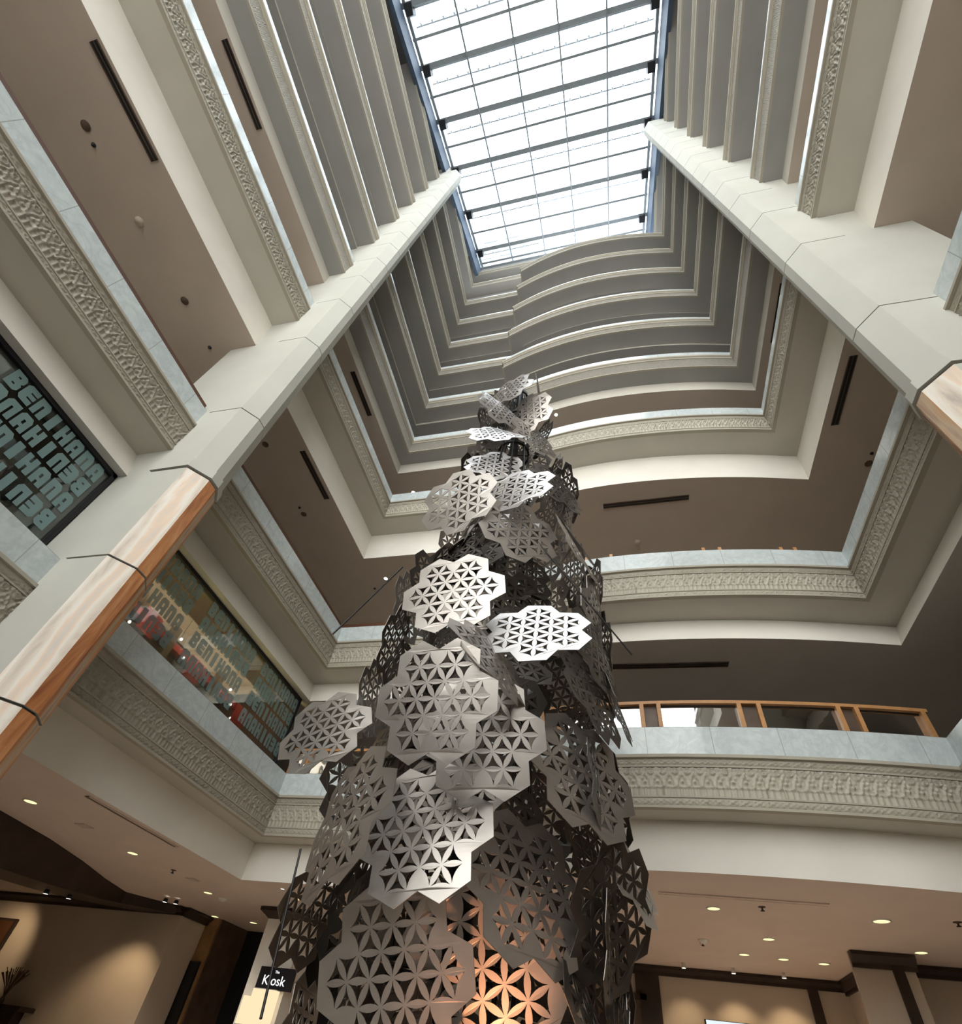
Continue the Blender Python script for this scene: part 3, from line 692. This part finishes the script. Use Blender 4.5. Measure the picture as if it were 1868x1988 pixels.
def text(name, body, size, mat, parent, loc, extr=.003):
    cu = bpy.data.curves.new(name, 'FONT'); cu.body = body; cu.size = size; cu.extrude = extr
    ob = bpy.data.objects.new(name, cu); COL.objects.link(ob)
    me = bpy.data.meshes.new_from_object(ob.evaluated_get(bpy.context.evaluated_depsgraph_get())); COL.objects.unlink(ob); bpy.data.objects.remove(ob)
    me.materials.clear(); me.materials.append(mat); o = bpy.data.objects.new(name, me); link(o, parent)
    o.location = loc; o.rotation_euler = (PI/2, 0, 0); return o
sg = empty('kiosk_sign', (-6.62, 11.32, .88+EYE)); tag(sg, 'black kiosk sign with white letters on the pier left of the sculpture', 'sign')
m = MB(); m.box(-.36, .40, 0, .03, 0, .34); m.build('sign_board', M['black'], sg)
text('lettering', 'Kiosk', .21, M['signwhite'], sg, (-.25, -.004, .07)); text('lettering', 'The', .06, M['signwhite'], sg, (-.03, -.004, .25))
ln = empty('wall_lantern', (-6.66, 11.18, .38+EYE)); tag(ln, 'glowing cream glass wall lantern below the black kiosk sign', 'lamp')
m = MB(); m.box(-.24, .22, -.02, .15, 0, .49); m.build('glass_shade', M['shade'], ln)
m = MB(); m.box(-.35, .15, -.08, -.02, -.02, .37); m.build('front_pane', M['shade'], ln)
m = MB(); m.box(-.37, .17, -.085, -.01, -.04, -.02); m.box(-.26,.24,-.03,.16,.49,.5); m.build('metal_edge', M['whitemetal'], ln)
dp = rest('door_panel', 'narrow black panel standing in the tan recess beside the lobby doorway', 'panel', (-9.82,-9.56,12.94,12.99,-1.6+EYE,1.35+EYE), M['black'])
rest('wall_panel', 'dim mustard panel inside the dark doorway', 'panel', (-8.95,-8.6,14.1,14.18,.55+EYE,1.15+EYE), M['gold'])
# picture, shelf and dried grasses on the left wall
pf = empty('framed_picture', (-14.65, 11.97, 1.05+EYE)); tag(pf, 'dark reddish framed panel at the left edge of the lobby wall', 'picture')
m = MB(); m.box(-.6,.5,-.05,0,0,.62); m.build('frame', M['darkwood'], pf)
m = MB(); m.box(-.54,.44,-.055,-.045,.05,.57); m.build('panel', M['dark_red_wood'], pf)
sh = empty('wall_shelf', (-12.9, 11.75, -.15+EYE)); tag(sh, 'dark wooden wall shelf at the lower left edge', 'shelf')
m = MB(); m.box(-.9,.58,-.15,.25,.26,.34); m.build('shelf_board', M['darkwood'], sh); m = MB(); m.box(-.8,.35,.0,.25,.0,.26); m.build('bracket', M['darkwood'], sh)
dg = empty('dried_grasses', (-13.05, 11.75, .19+EYE)); tag(dg, 'bunch of dried brown grasses in a narrow vase on the dark wall shelf', 'dried plant')
m = MB(); m.lathe((0,0,0), [(.04,0),(.055,.05),(.03,.12),(.035,.15)], 14); m.build('vase', M['brown'], dg)
m = MB()
for k in range(46):
    a = random.uniform(-.5,.5); b = random.uniform(-.3,.3); L_ = random.uniform(.36,.52)
    m.tube([(0,0,.1),(a*.2,b*.2,.1+L_*.5),(a*.55,b*.5,.1+L_)], [.004,.004,.011], 4, cap=False)
m.build('stems', M['straw'], dg)
fs = empty('wall_screen', (1.75, 13.95, 1.05+EYE)); tag(fs, 'flat screen with pale top edge on the tan wall at the bottom of the picture', 'screen')
m = MB(); m.box(-.48,.55,-.04,.0,0,.36); m.build('screen_frame', M['black'], fs); m = MB(); m.box(-.45,.52,-.045,-.035,.02,.35); m.build('display', emis('pale_display', (.75,.85,.9), .18), fs)

# ------------------------------------------------------------------ the steel sculpture
A_ = .1265
AX = (-9.0*A_, 32.0*A_)
def prof(z):   # radius (in panel units) at height z (in panel units, from the eye)
    K = [(-14,8.4),(0,8.8),(7,9.6),(14,10.3),(22,9.4),(30,8.9),(36,8.0),(42,6.5),(48,5.6),(55,4.4),(61,3.5),(66,2.8),(70,1.6)]
    for (a, b), (c, d_) in zip(K, K[1:]):
        if a <= z <= c: return b+(d_-b)*(z-a)/(c-a)
    return K[0][1] if z < K[0][0] else K[-1][1]
sc = empty('steel_tree_sculpture', (AX[0], AX[1], 0)); tag(sc, 'tall tapering tree sculpture of overlapping pierced steel plates in the middle of the atrium', 'sculpture')
def panel_mesh(name, curve):
    s3 = math.sqrt(3); cent = [(0,0),(2,0),(1,s3),(-1,s3),(-2,0),(-1,-s3),(1,-s3)]
    Rh = 1.52
    # outline: outer hull of the union of the six outer hexagons
    hexs = []
    for k in range(6):
        a0 = math.radians(60*k); cx, cy = 2*math.cos(a0), 2*math.sin(a0)
        def V(deg): return (cx+Rh*math.cos(math.radians(deg)), cy+Rh*math.sin(math.radians(deg)))
        d = 60*k
        hexs.append([V(d-90), V(d-30), V(d+30), V(d+90)])
    out = []
    for k in range(6):
        h = hexs[k]; nx = hexs[(k+1)%6]
        # intersect edge (h[2],h[3]) of this hexagon with edge (nx[0],nx[1]) of the next
        p, r = Vector(h[2]), Vector(h[3])-Vector(h[2]); q, s_ = Vector(nx[0]), Vector(nx[1])-Vector(nx[0])
        cr = r.x*s_.y-r.y*s_.x; t_ = ((q-p).x*s_.y-(q-p).y*s_.x)/cr; X = p+r*t_
        out += [h[1], h[2], (X.x, X.y)]
    holes = []; tris3 = []; seen = set()
    nodes = {}
    def tri(P3):
        c = (sum(p[0] for p in P3)/3, sum(p[1] for p in P3)/3); key = (round(c[0]*100), round(c[1]*100))
        if key in seen: return
        seen.add(key); lp = []; tris3.append(P3)
        for i in range(3):
            p, q_, r_ = Vector(P3[i]), Vector(P3[(i+1)%3]), Vector(P3[(i+2)%3])
            o_ = p+q_-r_            # mirror of the third corner: centre of the arc from p to q
            a1 = math.atan2((p-o_).y,(p-o_).x); a2 = math.atan2((q_-o_).y,(q_-o_).x)
            da = (a2-a1+PI)%(2*PI)-PI
            for j in range(6):
                f = .07+.86*j/5; lp.append(Vector((o_.x+1.0*math.cos(a1+da*f), o_.y+1.0*math.sin(a1+da*f))))
        cc = Vector(c); holes.append([cc+(v-cc)*.97 for v in lp])
    for (cx, cy) in cent:
        for k in range(6):
            a, b = math.radians(60*k), math.radians(60*k+60)
            tri([(cx,cy),(cx+math.cos(a),cy+math.sin(a)),(cx+math.cos(b),cy+math.sin(b))])
    for k in range(6):
        a, b = math.radians(60*k), math.radians(60*k+60)
        A2, B2 = (math.cos(a),math.sin(a)), (math.cos(b),math.sin(b)); M2 = (A2[0]+B2[0], A2[1]+B2[1])
        tri([A2, B2, M2])
    # a finer outline so that bending stays smooth
    fine = []
    for i, p in enumerate(out):
        q_ = out[(i+1)%len(out)]
        for j in range(3): fine.append((p[0]+(q_[0]-p[0])*j/3, p[1]+(q_[1]-p[1])*j/3))
    th = .035
    def bend(v, z): return ((v[0])*A_, v[1]*A_, (z - curve*v[0]*v[0])*A_)
    verts = []; faces = []
    def region(loops, walls):
        flat = [v for lp in loops for v in lp]; n = len(flat); o_ = len(verts)
        verts.extend([bend(v, th/2) for v in flat] + [bend(v, -th/2) for v in flat])
        for t_ in tessellate_polygon(loops):
            p, q_, w_ = flat[t_[0]], flat[t_[1]], flat[t_[2]]
            if abs((q_-p).cross(w_-p).z) < 1e-9: continue
            if (q_-p).cross(w_-p).z < 0: t_ = (t_[0], t_[2], t_[1])
            faces.append(tuple(o_+i for i in t_)); faces.append((o_+t_[2]+n, o_+t_[1]+n, o_+t_[0]+n))
        b0 = 0
        for lp, wl in zip(loops, walls):
            L_ = len(lp)
            if wl:
                for i in range(L_): faces.append((o_+b0+i, o_+b0+i+n, o_+b0+(i+1)%L_+n, o_+b0+(i+1)%L_))
            b0 += L_
    def seg(pl, k):
        r_ = []
        for i, p in enumerate(pl):
            q_ = pl[(i+1)%len(pl)]
            r_ += [Vector((p[0]+(q_[0]-p[0])*j/k, p[1]+(q_[1]-p[1])*j/k, 0)) for j in range(k)]
        return r_
    for P3, h in zip(tris3, holes):
        region([seg(P3, 4), [Vector((v.x,v.y,0)) for v in h][::-1]], (False, True))
    ub = []
    for k in range(6):
        cx, cy = 2*math.cos(math.radians(60*k)), 2*math.sin(math.radians(60*k))
        for d in (-60, 0, 60, 120): ub.append((cx+math.cos(math.radians(60*k+d)), cy+math.sin(math.radians(60*k+d))))
    region([[Vector((p[0],p[1],0)) for p in fine], seg(ub, 4)[::-1]], (True, False))
    me = bpy.data.meshes.new(name); me.from_pydata(verts, [], faces); me.materials.append(M['plate'])
    bm = bmesh.new(); bm.from_mesh(me); bmesh.ops.recalc_face_normals(bm, faces=bm.faces); bm.to_mesh(me); bm.free(); me.update(); return me
PM = [panel_mesh('panel', .015), panel_mesh('panel', .035), panel_mesh('panel', .0)]
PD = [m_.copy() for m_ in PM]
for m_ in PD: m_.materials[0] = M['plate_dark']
def add_panel(me, R_, t_):
    o = bpy.data.objects.new('panel', me); link(o, sc)
    mw = R_.to_4x4(); mw.translation = Vector((t_[0]*A_-AX[0], t_[1]*A_-AX[1], t_[2]*A_+EYE)); o.matrix_local = mw; return o
POSES = {"A": [[-8.754, 21.869, 13.633], [[0.9968, -0.0075, -0.0794], [-0.079, -0.2283, -0.9704], [-0.0108, 0.9736, -0.2282]]], "B": [[-8.963, 24.166, 8.181], [[0.9881, -0.1383, -0.0675], [-0.0491, 0.1326, -0.9899], [0.1458, 0.9815, 0.1243]]], "C": [[-6.635, 24.075, 12.82], [[0.9562, -0.0862, 0.2797], [0.2615, -0.1776, -0.9487], [0.1315, 0.9803, -0.1473]]], "D": [[-4.059, 25.007, 6.299], [[0.6959, -0.1441, 0.7036], [0.7159, 0.2163, -0.6638], [-0.0566, 0.9656, 0.2537]]], "E": [[-9.2, 22.555, 21.739], [[0.9915, -0.13, -0.0009], [0.0005, 0.0107, -0.9999], [0.13, 0.9915, 0.0107]]], "F": [[-4.093, 24.181, 19.575], [[0.8559, -0.5157, 0.0387], [0.2261, 0.3059, -0.9248], [0.4651, 0.8003, 0.3784]]], "G": [[-1.591, 25.363, 11.435], [[0.703, -0.0634, 0.7084], [0.7026, 0.2165, -0.6778], [-0.1104, 0.9742, 0.1967]]], "H": [[-9.253, 24.507, 2.703], [[0.9879, -0.1533, -0.0224], [-0.0581, -0.2329, -0.9708], [0.1436, 0.9603, -0.239]]], "I": [[-5.696, 24.532, 3.283], [[0.8364, -0.5389, 0.1], [-0.1053, -0.337, -0.9356], [0.5379, 0.772, -0.3386]]], "J": [[-5.843, 25.065, 30.133], [[0.716, -0.3852, 0.5822], [0.514, -0.2735, -0.813], [0.4724, 0.8814, 0.0022]]], "K": [[-6.277, 23.904, 33.821], [[0.8784, -0.454, -0.1492], [-0.0487, 0.2256, -0.973], [0.4754, 0.862, 0.176]]], "L": [[-10.588, 23.372, 32.361], [[0.8408, -0.5129, -0.1731], [-0.2358, -0.0592, -0.97], [0.4873, 0.8564, -0.1707]]], "M": [[-6.678, 24.342, 17.804], [[0.5697, -0.1929, 0.7989], [0.7443, 0.5331, -0.4021], [-0.3483, 0.8237, 0.4473]]], "N": [[-1.156, 27.513, 17.202], [[0.4731, 0.0946, 0.8759], [0.6378, 0.6491, -0.4146], [-0.6078, 0.7548, 0.2468]]], "O": [[-0.593, 28.963, 6.376], [[0.5058, -0.2535, 0.8246], [0.3567, -0.8089, -0.4674], [0.7855, 0.5305, -0.3188]]], "P": [[-11.814, 21.687, 7.654], [[0.7733, -0.1515, -0.6157], [-0.5787, 0.2284, -0.7829], [0.2592, 0.9617, 0.089]]], "Q": [[-19.109, 29.046, 15.871], [[0.9243, -0.3696, -0.0954], [-0.0191, 0.2048, -0.9786], [0.3812, 0.9063, 0.1823]]], "S3": [[-10.37, 28.643, 51.632], [[0.6352, -0.7434, 0.2095], [0.3751, 0.0599, -0.925], [0.6751, 0.6662, 0.3169]]], "S1": [[-9.786, 29.174, 62.917], [[0.9217, 0.1736, -0.3469], [-0.3478, -0.0263, -0.9372], [-0.1718, 0.9845, 0.0361]]], "S2": [[-10.233, 28.74, 57.09], [[0.0703, -0.6998, 0.7109], [0.2605, -0.675, -0.6903], [0.9629, 0.2337, 0.1348]]], "S4": [[-6.434, 31.474, 54.463], [[0.489, -0.4765, 0.7306], [0.6103, -0.4115, -0.6769], [0.6232, 0.7769, 0.0896]]], "S5": [[-7.37, 30.437, 58.568], [[0.8322, 0.4384, -0.3395], [-0.192, -0.3467, -0.9181], [-0.5202, 0.8292, -0.2044]]], "S6": [[-10.446, 30.132, 47.598], [[0.8562, 0.454, 0.2467], [0.1527, 0.2337, -0.9602], [-0.4936, 0.8598, 0.1308]]]}
placed = []
for k, (t_, R_) in POSES.items():
    f_ = {'A':.86,'C':.90,'B':.94,'D':1.05,'I':1.14,'G':1.04,'E':.93,'F':.90,'M':.83,'J':.98,'L':.97,'Q':.95,'H':.97}.get(k, 1.0); t_ = [v*f_ for v in t_]
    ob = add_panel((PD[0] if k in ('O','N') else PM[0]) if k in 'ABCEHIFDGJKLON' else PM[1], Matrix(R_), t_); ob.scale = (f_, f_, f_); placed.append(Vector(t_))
cand = []; rnd = random.Random(11); z = -9.0; ring = 0
while z < 69:
    r = prof(z); n = max(5, round(2*PI*r/5.3))
    for k in range(n):
        a = 2*PI*(k+.5*(ring % 2))/n + rnd.uniform(-.15,.15) - .5
        front = math.cos(a+PI/2+.28)           # 1 = towards the viewer
        zz = min(68, z+rnd.uniform(-1.2,1.2)); rr = prof(zz)*(rnd.uniform(.45,.6) if front > .35 else rnd.uniform(.86,1.0))
        c = Vector((-9+rr*math.cos(a), 32+rr*math.sin(a), zz))
        if any((c-p).length < 3.0 for p in placed) and front > .2: continue
        if any(c.angle(p) < 4.6/p.length and c.length < p.length+1.0 for p in placed): continue
        nr = Vector((math.cos(a+rnd.uniform(-.4,.4)), math.sin(a+rnd.uniform(-.3,.3)), rnd.uniform(-.15,.45) + (.15 if zz > 35 else 0))).normalized()
        x = Vector((0,0,1)).cross(nr).normalized(); y = nr.cross(x); th = rnd.uniform(0, PI/3)
        X = x*math.cos(th)+y*math.sin(th); Y = nr.cross(X)
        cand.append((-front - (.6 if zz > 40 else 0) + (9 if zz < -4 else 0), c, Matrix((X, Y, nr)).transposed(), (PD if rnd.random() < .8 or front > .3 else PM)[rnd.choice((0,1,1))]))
    z += 4.9; ring += 1
cand.sort(key=lambda q: q[0])
far = MB()
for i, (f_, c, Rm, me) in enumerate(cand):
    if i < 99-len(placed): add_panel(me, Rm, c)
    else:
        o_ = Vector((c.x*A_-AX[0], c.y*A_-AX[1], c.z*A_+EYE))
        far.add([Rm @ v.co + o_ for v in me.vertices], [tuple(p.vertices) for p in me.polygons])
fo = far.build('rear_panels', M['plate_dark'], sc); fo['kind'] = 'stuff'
m = MB(); m.tube([(0,0,0),(0,0,69*A_+EYE)], [.13,.05], 16); m.build('mast', M['darksteel'], sc)
for k in range(8):
    a = 2*PI*k/8+.2; m = MB()
    m.tube([((prof(zz)*.35)*A_*math.cos(a), (prof(zz)*.35)*A_*math.sin(a), zz*A_+EYE) for zz in range(-12, 69, 5)], .014, 6); m.build('upright', M['darksteel'], sc)
for zz in (-12,-4,4,12,20,28,36,44,52,60,66):
    r = prof(zz)*.36*A_; m = MB()
    m.tube([(r*math.cos(2*PI*k/32), r*math.sin(2*PI*k/32), zz*A_+EYE) for k in range(33)], .016, 6, cap=False); m.build('ring', M['darksteel'], sc)
    m = MB()
    for k in range(4): a = 2*PI*k/4+.2; m.tube([(0,0,zz*A_+EYE),(r*math.cos(a), r*math.sin(a), zz*A_+EYE)], .012, 6)
    m.build('spokes', M['darksteel'], sc)
m = MB(); m.lathe((0,0,0), [(.001,.22),(1.15,.22),(1.2,.2),(1.2,0)], 48); m.build('base', M['darksteel'], sc)
def stay(a, b, r=.006):
    m = MB(); m.tube([(a[0]*A_-AX[0],a[1]*A_-AX[1],a[2]*A_+EYE),(b[0]*A_-AX[0],b[1]*A_-AX[1],b[2]*A_+EYE)], r, 6); m.build('stay_cable', M['darksteel'], sc)
stay((-15.2,24.7,7.2),(-12.7,21.6,.9),.007); stay((-13.6,23.3,25.1),(-16.0,21.9,18.2),.007); stay((-4.5,25.5,29),(1.5,29,21),.007)

# ------------------------------------------------------------------ lights
def area(name, loc, rot, sx, sy, e, c=(1,1,1), label=None):
    l = bpy.data.lights.new(name, 'AREA'); l.shape = 'RECTANGLE'; l.size = sx; l.size_y = sy; l.energy = e; l.color = c
    o = bpy.data.objects.new(name, l); link(o); o.location = loc; o.rotation_euler = rot; return o
def spot(name, loc, target, e, c, ang=60, r=.05):
    l = bpy.data.lights.new(name, 'SPOT'); l.energy = e; l.color = c; l.spot_size = math.radians(ang); l.spot_blend = .8; l.shadow_soft_size = r
    o = bpy.data.objects.new(name, l); link(o); o.location = loc
    o.rotation_euler = (Vector(target)-Vector(loc)).to_track_quat('-Z', 'Y').to_euler(); return o
W_ = (1, .74, .45)
for x in (.98, 1.91, 2.81): spot('wall_spot', (x, 13.35, 2.1+EYE), (x, 13.99, .6+EYE), 6, W_, 80)
spot('wall_spot', (-10.3, 10.9, 1.7+EYE), (-10.6, 11.99, .2+EYE), 10, W_, 90)
spot('wall_spot', (-13.6, 10.9, 1.9+EYE), (-14.4, 11.99, 1.0+EYE), 7, W_, 90)
for (x, y) in ((-8.15,5.98),(-8.14,8.15),(-8.2,10.5),(2.17,10.88),(3.36,9.36),(1.2,9.26),(2.62,12.3),(1.96,12.18)):
    spot('downlight_beam', (x, y, 2.15+EYE), (x, y, 0), 22, (1,.89,.76), 120)
area('restaurant_light', (-7.25, 6.7, 5.0+EYE), (PI, -.25, 0), .2, 4.6, 5, (1, .78, .25))
area('restaurant_light', (-8.2, 6.7, 5.82+EYE), (0, 0, 0), .8, 4.6, 5, (1, .66, .38))
spot('added_plate_spot', (AX[0]+.55, AX[1]-2.2, .1), (-5.9*A_, 24.6*A_, 1.6*A_+EYE), 28, (1,.42,.2), 26)  # unseen spot, added for the warm glow on one plate
w = bpy.data.worlds.new('overcast'); SC.world = w; w.use_nodes = True; nt = w.node_tree; nt.nodes.clear()
out = nt.nodes.new('ShaderNodeOutputWorld'); bg = nt.nodes.new('ShaderNodeBackground')
tc = nt.nodes.new('ShaderNodeTexCoord'); sp = nt.nodes.new('ShaderNodeSeparateXYZ'); nt.links.new(tc.outputs['Generated'], sp.inputs[0])
mr = nt.nodes.new('ShaderNodeMapRange'); mr.inputs[1].default_value = -1; mr.inputs[2].default_value = .6; mr.inputs[3].default_value = 1; mr.inputs[4].default_value = 0
nt.links.new(sp.outputs[1], mr.inputs[0])
cr = nt.nodes.new('ShaderNodeValToRGB'); cr.color_ramp.elements[0].color = (.62,.74,.86,1); cr.color_ramp.elements[1].color = (1.5,1.55,1.55,1)
nt.links.new(mr.outputs[0], cr.inputs[0]); nt.links.new(cr.outputs[0], bg.inputs[0]); bg.inputs[1].default_value = 1.0
nt.links.new(bg.outputs[0], out.inputs[0])

# ------------------------------------------------------------------ camera
cam = bpy.data.cameras.new('camera'); co = bpy.data.objects.new('camera', cam); link(co)
RM = Matrix(((0.97232849,0.07616606,0.22085298),(0.20852211,-0.70920983,-0.67345375),(0.10533679,0.700871,-0.70546723)))
mw = RM.to_4x4(); mw.translation = (0, 0, EYE); co.matrix_world = mw
cam.sensor_fit = 'HORIZONTAL'; cam.sensor_width = 36; cam.lens = 36*1006.188/1868
cam.shift_x = (934-939.80)/1868; cam.shift_y = (1101.72-994)/1868; cam.clip_end = 500; cam.clip_start = .05
SC.camera = co
vs = SC.view_settings; vs.view_transform = 'Standard'; vs.look = 'None'; vs.gamma = 1; vs.use_curve_mapping = False; vs.exposure = 2.65
